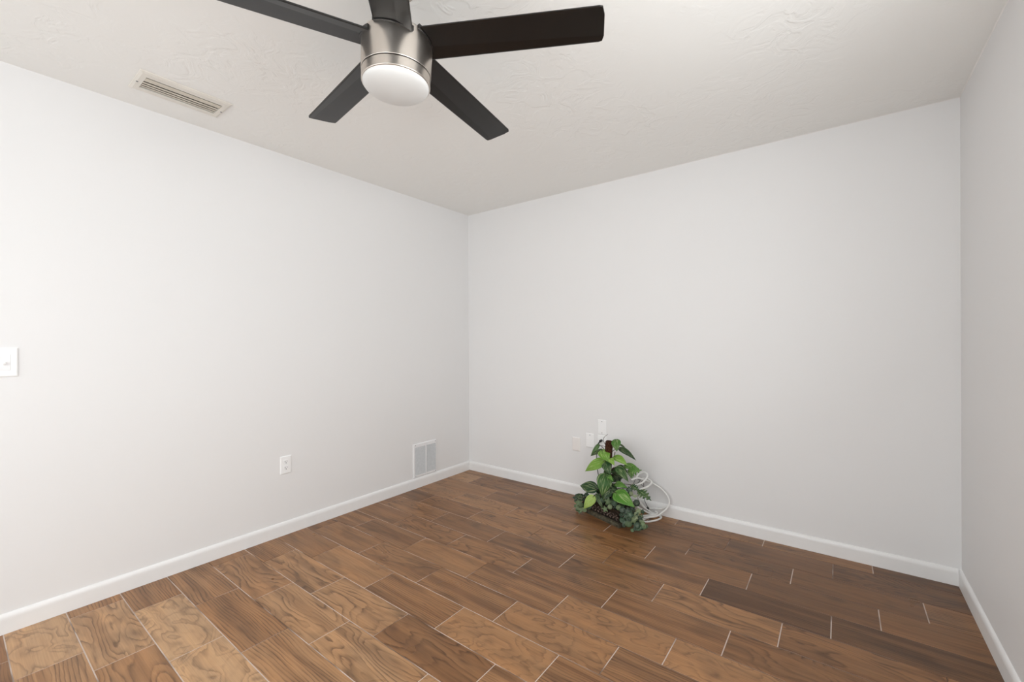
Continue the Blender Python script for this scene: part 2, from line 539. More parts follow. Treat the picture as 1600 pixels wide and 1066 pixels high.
def build_floor():
    rnd = random.Random(11)
    bm = bmesh.new()
    uvl = bm.loops.layers.uv.new('tile_uv')
    cl = bm.loops.layers.float_color.new('tile_info')
    nrow = int(RL / PITCH) + 2
    last = {}
    for n in range(0, nrow + 1):
        y1 = min(-0.110 - PITCH * (n - 1), 0.0)
        y0 = max(-0.110 - PITCH * n, -RL)
        full_y1 = -0.110 - PITCH * (n - 1)
        if y1 - y0 < 0.01:
            continue
        x_base = 2.471 - 0.1703 * n
        for c in range(-8, 9):
            xa, xb = x_base + c * LEN, x_base + (c + 1) * LEN
            x0, x1 = max(xa, 0.0), min(xb, RW)
            if x1 - x0 < 0.006:
                continue
            key = (n, c)
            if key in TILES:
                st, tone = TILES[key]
            else:
                st = rnd.choice((0, 0, 1, 1, 2, 3, 3))
                tone = (0.50, 0.52, 0.62, 0.50)[st] + rnd.uniform(-0.08, 0.08)
                if rnd.random() < 0.12:
                    tone -= 0.15
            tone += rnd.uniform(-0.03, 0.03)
            seed = rnd.random()
            flip = rnd.random() < 0.5
            g = GAP / 2
            xs = (x0 + (g if xa >= 0 else 0), x1 - (g if xb <= RW else 0))
            ys = (y0 + (g if y0 > -RL else 0), y1 - (g if y1 < 0 else 0))
            top = [(xs[0], ys[0]), (xs[1], ys[0]), (xs[1], ys[1]), (xs[0], ys[1])]
            e = 0.0011
            tv = [bm.verts.new((x + (e if i in (0, 3) else -e), y + (e if i < 2 else -e), 0.0)) for i, (x, y) in enumerate(top)]
            bv = [bm.verts.new((x, y, -0.0018)) for x, y in top]
            fs = [bm.faces.new(tv)] + [bm.faces.new((bv[i], bv[(i + 1) % 4], tv[(i + 1) % 4], tv[i])) for i in range(4)]
            for f in fs:
                for l in f.loops:
                    u, v = l.vert.co.x - xa, l.vert.co.y - (full_y1 - PITCH)
                    if flip:
                        u, v = LEN - u, PITCH - v
                    l[uvl].uv = (u, v)
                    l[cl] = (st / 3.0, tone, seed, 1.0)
    fl = struct('floor', bm, M['tile'])
    gb = boxes([(-T, RW + T, -RL - T, T, -0.08, -0.0012)])
    obj('grout_bed', gb, M['grout'], fl)
    return fl


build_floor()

# ceiling with the opening of the air register
VX0, VX1, VY0, VY1 = 0.235, 0.362, -2.508, -2.198
struct('ceiling', boxes([(-T, VX0, -RL - T, T, RH, RH + T), (VX1, RW + T, -RL - T, T, RH, RH + T),
                         (VX0, VX1, -RL - T, VY0, RH, RH + T), (VX0, VX1, VY1, T, RH, RH + T)]), M['ceiling'])
struct('wall_left', boxes([(-T, 0, -RL - T, T, 0, RH)]), M['wall'])
struct('wall_back', boxes([(0, RW, 0, T, 0, RH)]), M['wall'])
w = WIN
struct('wall_right', boxes([(RW, RW + T, w['y1'], T, 0, RH), (RW, RW + T, -RL - T, w['y0'], 0, RH),
                            (RW, RW + T, w['y0'], w['y1'], 0, w['z0']), (RW, RW + T, w['y0'], w['y1'], w['z1'], RH)]), M['wall'])
w, q = WIN2, WIN3
Y0, Y1 = -RL - T, -RL
struct('wall_front', boxes([(0, w['x0'], Y0, Y1, 0, RH), (w['x1'], q['x0'], Y0, Y1, 0, RH), (q['x1'], RW, Y0, Y1, 0, RH),
                            (w['x0'], w['x1'], Y0, Y1, 0, w['z0']), (w['x0'], w['x1'], Y0, Y1, w['z1'], RH),
                            (q['x0'], q['x1'], Y0, Y1, 0, q['z0']), (q['x0'], q['x1'], Y0, Y1, q['z1'], RH)]), M['wall'])

# windows: frame, meeting rail, sill, panes
w = WIN
zm = (w['z0'] + w['z1']) / 2
f = struct('window_1', boxes([(RW + 0.03, RW + 0.08, w['y0'], w['y0'] + 0.045, w['z0'], w['z1']),
                              (RW + 0.03, RW + 0.08, w['y1'] - 0.045, w['y1'], w['z0'], w['z1']),
                              (RW + 0.03, RW + 0.08, w['y0'] + 0.045, w['y1'] - 0.045, w['z0'], w['z0'] + 0.045),
                              (RW + 0.03, RW + 0.08, w['y0'] + 0.045, w['y1'] - 0.045, w['z1'] - 0.045, w['z1']),
                              (RW + 0.035, RW + 0.075, w['y0'] + 0.045, w['y1'] - 0.045, zm - 0.02, zm + 0.02)]), M['trim'])
obj('pane', boxes([(RW + 0.053, RW + 0.057, w['y0'] + 0.045, w['y1'] - 0.045, w['z0'] + 0.045, zm - 0.02),
                   (RW + 0.053, RW + 0.057, w['y0'] + 0.045, w['y1'] - 0.045, zm + 0.02, w['z1'] - 0.045)]), M['pane'], f)
obj('window_sill', boxes([(RW - 0.02, RW + 0.03, w['y0'] - 0.02, w['y1'] + 0.02, w['z0'] - 0.02, w['z0'])], 0.004), M['trim'], f)
w = WIN2  # added door, out of view, placed for the light it lets in
Y = -RL
xm = (w['x0'] + w['x1']) / 2
f = struct('added_door_1', boxes([(w['x0'], w['x0'] + 0.045, Y - 0.10, Y - 0.02, w['z0'], w['z1']), (w['x1'] - 0.045, w['x1'], Y - 0.10, Y - 0.02, w['z0'], w['z1']),
                            (w['x0'] + 0.045, w['x1'] - 0.045, Y - 0.10, Y - 0.02, w['z0'], w['z0'] + 0.035), (w['x0'] + 0.045, w['x1'] - 0.045, Y - 0.10, Y - 0.02, w['z1'] - 0.045, w['z1'])]), M['trim'])
for xa, xb, yo in ((w['x0'] + 0.045, xm + 0.03, 0.082), (xm - 0.03, w['x1'] - 0.045, 0.042)):
    za, zb = w['z0'] + 0.037, w['z1'] - 0.047
    pnl = obj('sliding_panel', boxes([(xa, xa + 0.055, Y - yo - 0.015, Y - yo + 0.015, za, zb), (xb - 0.055, xb, Y - yo - 0.015, Y - yo + 0.015, za, zb),
                                      (xa + 0.055, xb - 0.055, Y - yo - 0.015, Y - yo + 0.015, za, za + 0.07), (xa + 0.055, xb - 0.055, Y - yo - 0.015, Y - yo + 0.015, zb - 0.055, zb)]), M['trim'], f)
    obj('pane', boxes([(xa + 0.055, xb - 0.055, Y - yo - 0.003, Y - yo + 0.003, za + 0.07, zb - 0.055)]), M['pane'], pnl)


w = WIN3  # added window, out of view, placed for its fill light
zm = (w['z0'] + w['z1']) / 2
f = struct('added_window_2', boxes([(w['x0'], w['x0'] + 0.045, Y - 0.08, Y - 0.03, w['z0'], w['z1']),
                              (w['x1'] - 0.045, w['x1'], Y - 0.08, Y - 0.03, w['z0'], w['z1']),
                              (w['x0'] + 0.045, w['x1'] - 0.045, Y - 0.08, Y - 0.03, w['z0'], w['z0'] + 0.045),
                              (w['x0'] + 0.045, w['x1'] - 0.045, Y - 0.08, Y - 0.03, w['z1'] - 0.045, w['z1']),
                              (w['x0'] + 0.045, w['x1'] - 0.045, Y - 0.075, Y - 0.035, zm - 0.02, zm + 0.02)]), M['trim'])
obj('pane', boxes([(w['x0'] + 0.045, w['x1'] - 0.045, Y - 0.057, Y - 0.053, w['z0'] + 0.045, zm - 0.02),
                   (w['x0'] + 0.045, w['x1'] - 0.045, Y - 0.057, Y - 0.053, zm + 0.02, w['z1'] - 0.045)]), M['pane'], f)
obj('window_sill', boxes([(w['x0'] - 0.02, w['x1'] + 0.02, Y - 0.03, Y + 0.02, w['z0'] - 0.02, w['z0'])], 0.004), M['trim'], f)


# baseboards: flat face with a rounded-over top
def baseboard(name, a, b, inward):
    """a, b = (x, y) ends along the wall; inward = unit vector into the room."""
    prof = [(0.0, 0.0), (0.0125, 0.0), (0.0125, 0.060)]
    for k in range(1, 9):
        t = k / 8 * math.pi / 2
        prof.append((0.0125 * math.cos(t) if k < 8 else 0.0, 0.060 + 0.024 * math.sin(t)))
    bm = bmesh.new()
    ends = []
    for p in (a, b):
        ends.append([bm.verts.new((p[0] + inward[0] * d, p[1] + inward[1] * d, z + 0.0004)) for d, z in prof])
    n = len(prof)
    for i in range(n):
        bm.faces.new((ends[0][i], ends[0][(i + 1) % n], ends[1][(i + 1) % n], ends[1][i]))
    bm.faces.new(ends[0])
    bm.faces.new(list(reversed(ends[1])))
    o = struct(name, bm, M['trim'])
    return o


baseboard('baseboard_left', (0, -RL), (0, 0), (1, 0))
baseboard('baseboard_back', (0.0125, 0), (RW - 0.0125, 0), (0, -1))
baseboard('baseboard_right', (RW, -RL), (RW, 0), (-1, 0))
baseboard('baseboard_front', (WIN2['x1'] + 0.002, -RL), (RW - 0.0125, -RL), (0, 1))


# thin caulk bead in the ceiling corner of the right and back walls
def bead(name, a, b, d1, d2, s):
    bm = bmesh.new()
    e = []
    for p in (a, b):
        p = Vector(p)
        e.append([bm.verts.new(p), bm.verts.new(p + Vector(d1) * s), bm.verts.new(p + Vector(d2) * s)])
    for i in range(3):
        bm.faces.new((e[0][i], e[0][(i + 1) % 3], e[1][(i + 1) % 3], e[1][i]))
    bm.faces.new(e[0])
    bm.faces.new(list(reversed(e[1])))
    struct(name, bm, M['caulk'])


bead('trim_1', (RW, -RL, RH), (RW, 0, RH), (-1, 0, 0), (0, 0, -1), 0.004)
bead('trim_2', (1.2, 0, RH), (RW, 0, RH), (0, -1, 0), (0, 0, -1), 0.0025)


# ---------------------------------------------------------------- ceiling fan
def build_fan():
    fan = thing('ceiling_fan', 'five-bladed ceiling fan with dark blades, brushed nickel housing and white light', 'ceiling fan',
                (1.7006, -2.1596, RH), (-0.031, 0.011, 0))
    ZB = -0.24                                   # blade plane below the ceiling
    bm = bmesh.new()
    lathe(bm, [(0, 0), (0.058, 0), (0.060, -0.008), (0.058, -0.045), (0.050, -0.060), (0, -0.060)], 64)
    obj('canopy', bm, M['nickel'], fan, True)
    bm = bmesh.new()
    lathe(bm, [(0, -0.055), (0.018, -0.055), (0.018, ZB + 0.03), (0, ZB + 0.03)], 32)
    obj('downrod', bm, M['nickel'], fan, True)
    # motor housing, slightly tapered drum
    bm = bmesh.new()
    lathe(bm, [(0, ZB + 0.034), (0.050, ZB + 0.034), (0.056, ZB + 0.030), (0.096, ZB + 0.020), (0.1090, ZB + 0.015), (0.1125, ZB + 0.006),
               (0.1122, ZB - 0.030), (0.1112, ZB - 0.065), (0.1104, ZB - 0.0945), (0.11025, ZB - 0.0962), (0.1098, ZB - 0.0970), (0, ZB - 0.0970)], 128)
    o = obj('motor_housing', bm, M['nickel'], fan, True)
    for e in (o,):
        md = e.modifiers.new('edges', 'EDGE_SPLIT')
        md.split_angle = R(50)
    bm = bmesh.new()
    lathe(bm, [(0, ZB - 0.096), (0.1035, ZB - 0.096), (0.1035, ZB - 0.1005), (0, ZB - 0.1005)], 96)
    obj('groove_ring', bm, M['hole'], fan, True)
    bm = bmesh.new()
    lathe(bm, [(0, ZB - 0.100), (0.1092, ZB - 0.100), (0.1097, ZB - 0.1006), (0.1096, ZB - 0.1020), (0.1089, ZB - 0.1270), (0.1088, ZB - 0.1285), (0.1080, ZB - 0.1302), (0.1060, ZB - 0.1308), (0, ZB - 0.1305)], 128)
    o = obj('light_ring', bm, M['nickel'], fan, True)
    o.modifiers.new('edges', 'EDGE_SPLIT').split_angle = R(50)
    bm = bmesh.new()
    prof = [(0, ZB - 0.122), (0.1025, ZB - 0.122), (0.1048, ZB - 0.1306)]
    for k in range(1, 15):
        t = k / 14 * math.pi / 2
        prof.append((0.1048 * math.cos(t) if k < 14 else 0.0, ZB - 0.1310 - 0.032 * math.sin(t)))
    lathe(bm, prof, 128)
    obj('glass_shade', bm, M['shade'], fan, True, )
    # blades
    pitch = -R(8.5)
    W, R0, R1, TH = 0.120, 0.095, 0.660, 0.0065
    for i in range(5):
        a = R(26.82) + R(72) * i
        # outline in (r, s); a bevelled strip runs along the +s edge
        rs = [R0 + (R1 - R0) * k / 24 for k in range(25)]
        rc = 0.016

        def rmax(s):
            d = W / 2 - abs(s)
            return R1 if d >= rc else R1 - rc + math.sqrt(max(rc * rc - (rc - d) ** 2, 0))
        bm = bmesh.new()
        top, bot = [], []
        for k in range(25):
            rt, rb = [], []
            s0 = W * (0.10 + 0.22 * k / 24)          # fold line of the strip, nearer the middle at the root
            ss = [-W / 2, -W / 2 + 0.004, -W / 4, 0, s0 - 0.001, s0 + 0.001, W / 2 - 0.004, W / 2]
            for s in ss:
                r = R0 + (rmax(s) - R0) * k / 24
                # hub-side strip widens towards the root
                lift = 0.0
                if s > s0:
                    lift = -(s - s0) * 0.12
                rt.append(bm.verts.new((r, s, TH / 2 + lift * 0.9 - (0.0015 if abs(s) > W / 2 - 0.002 else 0))))
                rb.append(bm.verts.new((r, s, -TH / 2 + lift + (0.0015 if abs(s) > W / 2 - 0.002 else 0))))
            top.append(rt)
            bot.append(rb)
        n = len(ss)
        for k in range(24):
            for j in range(n - 1):
                bm.faces.new((top[k][j], top[k + 1][j], top[k + 1][j + 1], top[k][j + 1]))
                bm.faces.new((bot[k][j], bot[k][j + 1], bot[k + 1][j + 1], bot[k + 1][j]))
            bm.faces.new((top[k][0], bot[k][0], bot[k + 1][0], top[k + 1][0]))
            bm.faces.new((top[k][-1], top[k + 1][-1], bot[k + 1][-1], bot[k][-1]))
        for k in (0, 24):
            for j in range(n - 1):
                bm.faces.new((top[k][j], top[k][j + 1], bot[k][j + 1], bot[k][j]))
        b = obj('blade', bm, M['blade'], fan)
        b.location = (0, 0, ZB)
        b.rotation_euler = (Matrix.Rotation(a, 3, 'Z') @ Matrix.Rotation(pitch, 3, 'X')).to_euler()
        # dark blade iron that wraps the drum at the root
        bm = bmesh.new()
        seg = 14
        half = 0.55
        ins, outs = [], []
        for k in range(seg + 1):
            t = -half + 2 * half * k / seg
            zc = (0.114 * math.sin(t)) * math.tan(pitch)
            for lst, rr in ((ins, 0.104), (outs, 0.1185)):
                lst.append([bm.verts.new((rr * math.cos(t), rr * math.sin(t), zc + z)) for z in (-0.006, 0.008)])
        for k in range(seg):
            for l in (ins, outs):
                bm.faces.new((l[k][0], l[k + 1][0], l[k + 1][1], l[k][1]))
            for q in (0, 1):
                bm.faces.new((ins[k][q], ins[k + 1][q], outs[k + 1][q], outs[k][q]))
        for k in (0, seg):
            bm.faces.new((ins[k][0], ins[k][1], outs[k][1], outs[k][0]))
        br = obj('blade_bracket', bm, M['blade'], b)
        br.rotation_euler = (-pitch, 0, 0)
    return fan


build_fan()


# ---------------------------------------------------------------- ceiling air register
def build_register():
    t = thing('ceiling_register', 'cream metal air register on the ceiling above the left wall', 'air vent', (0.2985, -2.353, RH))
    X0, X1, Y0, Y1 = 0.193, 0.404, -2.535, -2.171
    cx, cy = 0.2985, -2.353
    bm = bmesh.new()

    def ring(x0, x1, y0, y1, z):
        return [bm.verts.new((x - cx, y - cy, z)) for x, y in ((x0, y0), (x1, y0), (x1, y1), (x0, y1))]
    rings = [ring(X0, X1, Y0, Y1, -0.0005), ring(X0 + 0.002, X1 - 0.002, Y0 + 0.002, Y1 - 0.002, -0.004), ring(X0 + 0.014, X1 - 0.014, Y0 + 0.012, Y1 - 0.012, -0.009),
             ring(VX0 + 0.004, VX1 - 0.004, VY0 + 0.004, VY1 - 0.004, -0.009), ring(VX0 + 0.004, VX1 - 0.004, VY0 + 0.004, VY1 - 0.004, 0.030)]
    for a, b in zip(rings, rings[1:]):
        for i in range(4):
            bm.faces.new((a[i], a[(i + 1) % 4], b[(i + 1) % 4], b[i]))
    obj('frame', bm, M['register'], t)
    bm = boxes([(VX0 - cx + 0.001, VX0 - cx + 0.004, VY0 - cy + 0.001, VY1 - cy - 0.001, 0.002, 0.115), (VX1 - cx - 0.004, VX1 - cx - 0.001, VY0 - cy + 0.001, VY1 - cy - 0.001, 0.002, 0.115),
                (VX0 - cx + 0.004, VX1 - cx - 0.004, VY0 - cy + 0.001, VY0 - cy + 0.004, 0.002, 0.115), (VX0 - cx + 0.004, VX1 - cx - 0.004, VY1 - cy - 0.004, VY1 - cy - 0.001, 0.002, 0.115),
                (VX0 - cx + 0.001, VX1 - cx - 0.001, VY0 - cy + 0.001, VY1 - cy - 0.001, 0.110, 0.116)])
    obj('duct', bm, M['duct'], t)
    obj('gap_shade_plate', boxes([(VX0 - cx + 0.0055, VX1 - cx - 0.0055, VY0 - cy + 0.006, VY1 - cy - 0.006, 0.014, 0.0155)]), M['duct'], t)  # added black plate, stands in for shade above the louvre gaps
    # curved louvres along the register
    bm = bmesh.new()
    for xa, xb, zb in ((0.3155, 0.3475, -0.0082), (0.2900, 0.3025, -0.0082), (0.2690, 0.2790, -0.0082), (0.2515, 0.2590, -0.0082)):
        # flat lips turned towards the room, open gaps between them
        pr = [(xb, zb + 0.0008), (xb - 0.002, zb), (xa + 0.002, zb - 0.0006), (xa, zb + 0.0002)]
        vs = []
        for y in (VY0 + 0.005, VY1 - 0.005):
            vs.append([bm.verts.new((x - cx, y - cy, z)) for x, z in pr] + [bm.verts.new((x - cx + 0.0002, y - cy, z + 0.0013)) for x, z in reversed(pr)])
        L = len(vs[0])
        for i in range(L):
            bm.faces.new((vs[0][i], vs[0][(i + 1) % L], vs[1][(i + 1) % L], vs[1][i]))
        for e in vs:
            for i in range(len(pr) - 1):
                bm.faces.new((e[i], e[i + 1], e[L - 2 - i], e[L - 1 - i]))
    obj('louvers', bm, M['louver_cream'], t)
    for y in (VY0 - 0.0135, VY1 + 0.0135):
        bm = bmesh.new()
        lathe(bm, [(0, -0.0112), (0.003, -0.0108), (0.0045, -0.0095), (0.0045, -0.0085), (0, -0.0085)], 16, 0.289 - cx, y - cy)
        obj('screw', bm, M['screw'], t, True)


build_register()


# ---------------------------------------------------------------- wall plates
def wall_plate(name, label, cat, side, u0, u1, z0, z1, mat, screws=(), kind='blank'):
    """side 'left': plate on x=0, u = y.  side 'back': plate on y=0, u = x.  Local axes: X along the wall as seen, Z up, -Y out."""
    uc, zc = (u0 + u1) / 2, (z0 + z1) / 2
    hw, hh = (u1 - u0) / 2, (z1 - z0) / 2
    if side == 'left':
        t = thing(name, label, cat, (0.0, uc, z0), (0, 0, R(90)))
    else:
        t = thing(name, label, cat, (uc, 0.0, z0), group='wall plates low on the back wall')
    Z = hh
    bm = bmesh.new()
    d = 0.0055

    def ring(ix, y):
        return [bm.verts.new((sx * (hw - ix), y, Z + sz * (hh - ix))) for sx, sz in ((-1, -1), (1, -1), (1, 1), (-1, 1))]
    rings = [ring(0, -0.0003), ring(0, -0.003), ring(0.003, -0.005), ring(0.006, -d)]
    for a, b in zip(rings, rings[1:]):
        for i in range(4):
            bm.faces.new((a[i], a[(i + 1) % 4], b[(i + 1) % 4], b[i]))
    bm.faces.new(rings[-1])
    bm.faces.new(list(reversed(rings[0])))
    obj('cover_plate', bm, mat, t)

    def screw(z, mt=M['screw'], r=0.0034):
        b2 = bmesh.new()
        lathe(b2, [(0, 0.0012), (r * 0.7, 0.001), (r, 0), (r, -0.001), (0, -0.001)], 16)
        bmesh.ops.rotate(b2, cent=(0, 0, 0), matrix=Matrix.Rotation(R(90), 3, 'X'), verts=b2.verts)
        bmesh.ops.translate(b2, vec=(0, -d, z), verts=b2.verts)
        obj('screw', b2, mt, t, True)
    for z in screws:
        screw(z)
    if kind == 'outlet':
        for zc_ in (Z + 0.0195, Z - 0.0195):
            b2 = bmesh.new()
            pts = []
            for k in range(28):
                a = 2 * math.pi * k / 28
                pts.append((0.0172 * math.cos(a), max(-0.0125, min(0.0125, 0.0172 * math.sin(a)))))
            lo = [b2.verts.new((x, -d + 0.0005, zc_ + z)) for x, z in pts]
            hi = [b2.verts.new((x * 0.97, -d - 0.0016, zc_ + z * 0.97)) for x, z in pts]
            for k in range(28):
                b2.faces.new((lo[k], lo[(k + 1) % 28], hi[(k + 1) % 28], hi[k]))
            b2.faces.new(hi)
            rc = obj('receptacle', b2, mat, t)
            sl = bmesh.new()
            box(sl, -0.0078, -0.0052, -d - 0.0021, -d - 0.0012, zc_ - 0.0005, zc_ + 0.0085)
            box(sl, 0.0052, 0.0074, -d - 0.0021, -d - 0.0012, zc_ + 0.0005, zc_ + 0.0078)
            gr = [sl.verts.new((0.0030 * math.cos(2 * math.pi * k / 12), -d - 0.0021, zc_ - 0.0068 + 0.0030 * math.sin(2 * math.pi * k / 12))) for k in range(12)]
            sl.faces.new(gr)
            g2 = [sl.verts.new((v.co.x, -d - 0.0012, v.co.z)) for v in gr]
            for k in range(12):
                sl.faces.new((gr[k], gr[(k + 1) % 12], g2[(k + 1) % 12], g2[k]))
            obj('slots', sl, M['hole'], rc)
        screw(Z, mat)
    if kind == 'switch':
        b2 = bmesh.new()
        box(b2, -0.0175, 0.0175, -d - 0.0012, -d + 0.0005, Z - 0.034, Z + 0.034, 0.0008)
        obj('switch_surround', b2, M['grille'], t)
        b2 = bmesh.new()
        box(b2, -0.0055, 0.0055, -d - 0.0016, -d, Z - 0.013, Z + 0.013, 0.0005)
        bmesh.ops.translate(b2, vec=(0, 0, 0), verts=b2.verts)
        lever = bmesh.new()
        box(lever, -0.0042, 0.0042, -0.011, 0, -0.0045, 0.0045, 0.0012)
        bmesh.ops.rotate(lever, cent=(0, 0, 0), matrix=Matrix.Rotation(R(25), 3, 'X'), verts=lever.verts)
        bmesh.ops.translate(lever, vec=(0, -d - 0.001, Z - 0.002), verts=lever.verts)
        s = obj('toggle_base', b2, mat, t)
        obj('toggle', lever, mat, t)
    return t


wall_plate('light_switch', 'white toggle light switch on the left wall at mid height', 'light switch', 'left', -2.944, -2.866, 1.094, 1.217, M['plate'], (), 'switch')
wall_plate('power_outlet', 'white duplex power outlet low on the left wall', 'outlet', 'left', -1.766, -1.697, 0.390, 0.503, M['plate'], (), 'outlet')
wall_plate('blank_plate', 'white blank wall plate with two screws, highest of those behind the plant', 'wall plate', 'back', 1.352, 1.421, 0.511, 0.624, M['plate'], (0.013, 0.100))
wall_plate('blank_plate', 'white wall plate with one screw, between the beige plate and the plant', 'wall plate', 'back', 1.249, 1.319, 0.397, 0.507, M['plate'], (0.098,))
wall_plate('blank_plate', 'beige painted-over wall plate left of the white plates on back wall', 'wall plate', 'back', 1.128, 1.197, 0.352, 0.460, M['plate_painted'])
wall_plate('cable_jack_plate', 'white jack plate with a black plug in it, partly behind plant leaves', 'wall plate', 'back', 1.350, 1.421, 0.392, 0.506, M['plate'], (0.018,))


# ---------------------------------------------------------------- return air grille
def build_grille():
    y0, y1, z0, z1 = -0.693, -0.434, 0.088, 0.372
    t = thing('return_grille', 'white return air grille with two grey louvered panels, low on left wall near corner', 'air vent',
              (0.0, (y0 + y1) / 2, z0), (0, 0, R(90)))
    hw, H = (y1 - y0) / 2, z1 - z0
    ix0, ix1, iz0, iz1 = -hw + 0.018, hw - 0.006, 0.020, H - 0.030
    mid = (ix0 + ix1) / 2 + 0.004
    bm = bmesh.new()

    def ring(x0, x1, za, zb, y):
        return [bm.verts.new((x, y, z)) for x, z in ((x0, za), (x1, za), (x1, zb), (x0, zb))]
    rg = [ring(-hw, hw, 0, H, -0.0003), ring(-hw + 0.001, hw - 0.001, 0.001, H - 0.001, -0.004), ring(-hw + 0.006, hw - 0.004, 0.006, H - 0.006, -0.008),
          ring(ix0, ix1, iz0, iz1, -0.008), ring(ix0, ix1, iz0, iz1, -0.001)]
    for a, b in zip(rg, rg[1:]):
        for i in range(4):
            bm.faces.new((a[i], a[(i + 1) % 4], b[(i + 1) % 4], b[i]))
    box(bm, mid - 0.005, mid + 0.005, -0.0085, -0.001, iz0, iz1)
    obj('frame', bm, M['grille'], t)
    obj('backing', boxes([(ix0, ix1, -0.0012, -0.0004, iz0, iz1)]), M['grille_back'], t)
    for xa, xb in ((ix0, mid - 0.005), (mid + 0.005, ix1)):
        bm = bmesh.new()
        n = 26
        for k in range(n):
            z = iz0 + (iz1 - iz0) * (k + 0.5) / n
            vs = []
            for x in (xa + 0.0006, xb - 0.0006):
                vs.append([bm.verts.new((x, y, zz)) for y, zz in ((-0.0075, z - 0.0042), (-0.0068, z - 0.0045), (-0.0022, z + 0.0035), (-0.0029, z + 0.0038))])
            for i in range(4):
                bm.faces.new((vs[0][i], vs[0][(i + 1) % 4], vs[1][(i + 1) % 4], vs[1][i]))
            bm.faces.new(vs[0])
            bm.faces.new(list(reversed(vs[1])))
        obj('louver_panel', bm, M['grille_louver'], t)
    for x, z in ((-hw + 0.026, H - 0.013), (hw - 0.012, H - 0.013), (-hw + 0.026, 0.011), (hw - 0.012, 0.011)):
        b2 = bmesh.new()
        lathe(b2, [(0, 0.0012), (0.003, 0.0008), (0.0036, 0), (0, -0.001)], 14)
        bmesh.ops.rotate(b2, cent=(0, 0, 0), matrix=Matrix.Rotation(R(90), 3, 'X'), verts=b2.verts)
        bmesh.ops.translate(b2, vec=(x, -0.008, z), verts=b2.verts)
        obj('screw', b2, M['screw'], t, True)


build_grille()

# ---------------------------------------------------------------- potted plant
LEAVES=[
('p',(1.472, -0.24, 0.491),(1.418, -0.26, 0.404),0.03,0.35),
('p',(1.506, -0.24, 0.457),(1.421, -0.27, 0.408),0.035,0.1),
('p',(1.514, -0.27, 0.461),(1.58, -0.31, 0.4),0.085,0.75),
('p',(1.526, -0.27, 0.391),(1.388, -0.29, 0.299),0.075,0.8),
('p',(1.608, -0.25, 0.546),(1.631, -0.29, 0.477),0.065,0.45),
('p',(1.636, -0.25, 0.49),(1.751, -0.25, 0.428),0.045,0.1),
('p',(1.622, -0.22, 0.512),(1.66, -0.2, 0.482),0.014,0.1),
('p',(1.607, -0.27, 0.434),(1.707, -0.29, 0.396),0.058,0.8),
('p',(1.662, -0.22, 0.372),(1.777, -0.24, 0.36),0.05,0.65),
('p',(1.55, -0.3, 0.39),(1.603, -0.33, 0.322),0.065,0.2),
('p',(1.59, -0.31, 0.425),(1.635, -0.34, 0.394),0.04,0.85),
('p',(1.633, -0.29, 0.369),(1.726, -0.32, 0.296),0.06,0.25),
('p',(1.624, -0.26, 0.364),(1.706, -0.28, 0.343),0.05,0.08),
('p',(1.569, -0.3, 0.304),(1.625, -0.34, 0.288),0.035,0.6),
('p',(1.559, -0.32, 0.311),(1.556, -0.37, 0.181),0.105,0.32),
('p',(1.479, -0.3, 0.197),(1.347, -0.29, 0.189),0.085,0.15),
('p',(1.494, -0.37, 0.163),(1.437, -0.405, 0.078),0.065,0.95),
('p',(1.371, -0.3, 0.11),(1.302, -0.29, 0.11),0.045,0.02),
('p',(1.653, -0.36, 0.22),(1.805, -0.42, 0.178),0.1,0.62),
('p',(1.623, -0.29, 0.257),(1.716, -0.31, 0.252),0.045,0.55),
('p',(1.508, -0.35, 0.176),(1.569, -0.375, 0.092),0.032,0.1),
('p',(1.602, -0.33, 0.216),(1.545, -0.36, 0.139),0.05,0.1),
('p',(1.575, -0.24, 0.294),(1.662, -0.24, 0.288),0.06,0.0),
('p',(1.599, -0.22, 0.286),(1.627, -0.24, 0.244),0.06,0.0),
('p',(1.57, -0.3, 0.219),(1.657, -0.32, 0.21),0.05,0.05),
('s',(1.72, -0.28, 0.266),(1.795, -0.31, 0.246),0.05,0.2),
('s',(1.776, -0.3, 0.247),(1.877, -0.34, 0.216),0.075,0.22),
('s',(1.69, -0.26, 0.339),(1.792, -0.28, 0.375),0.075,0.5),
('s',(1.709, -0.26, 0.353),(1.736, -0.29, 0.315),0.05,0.3),
]
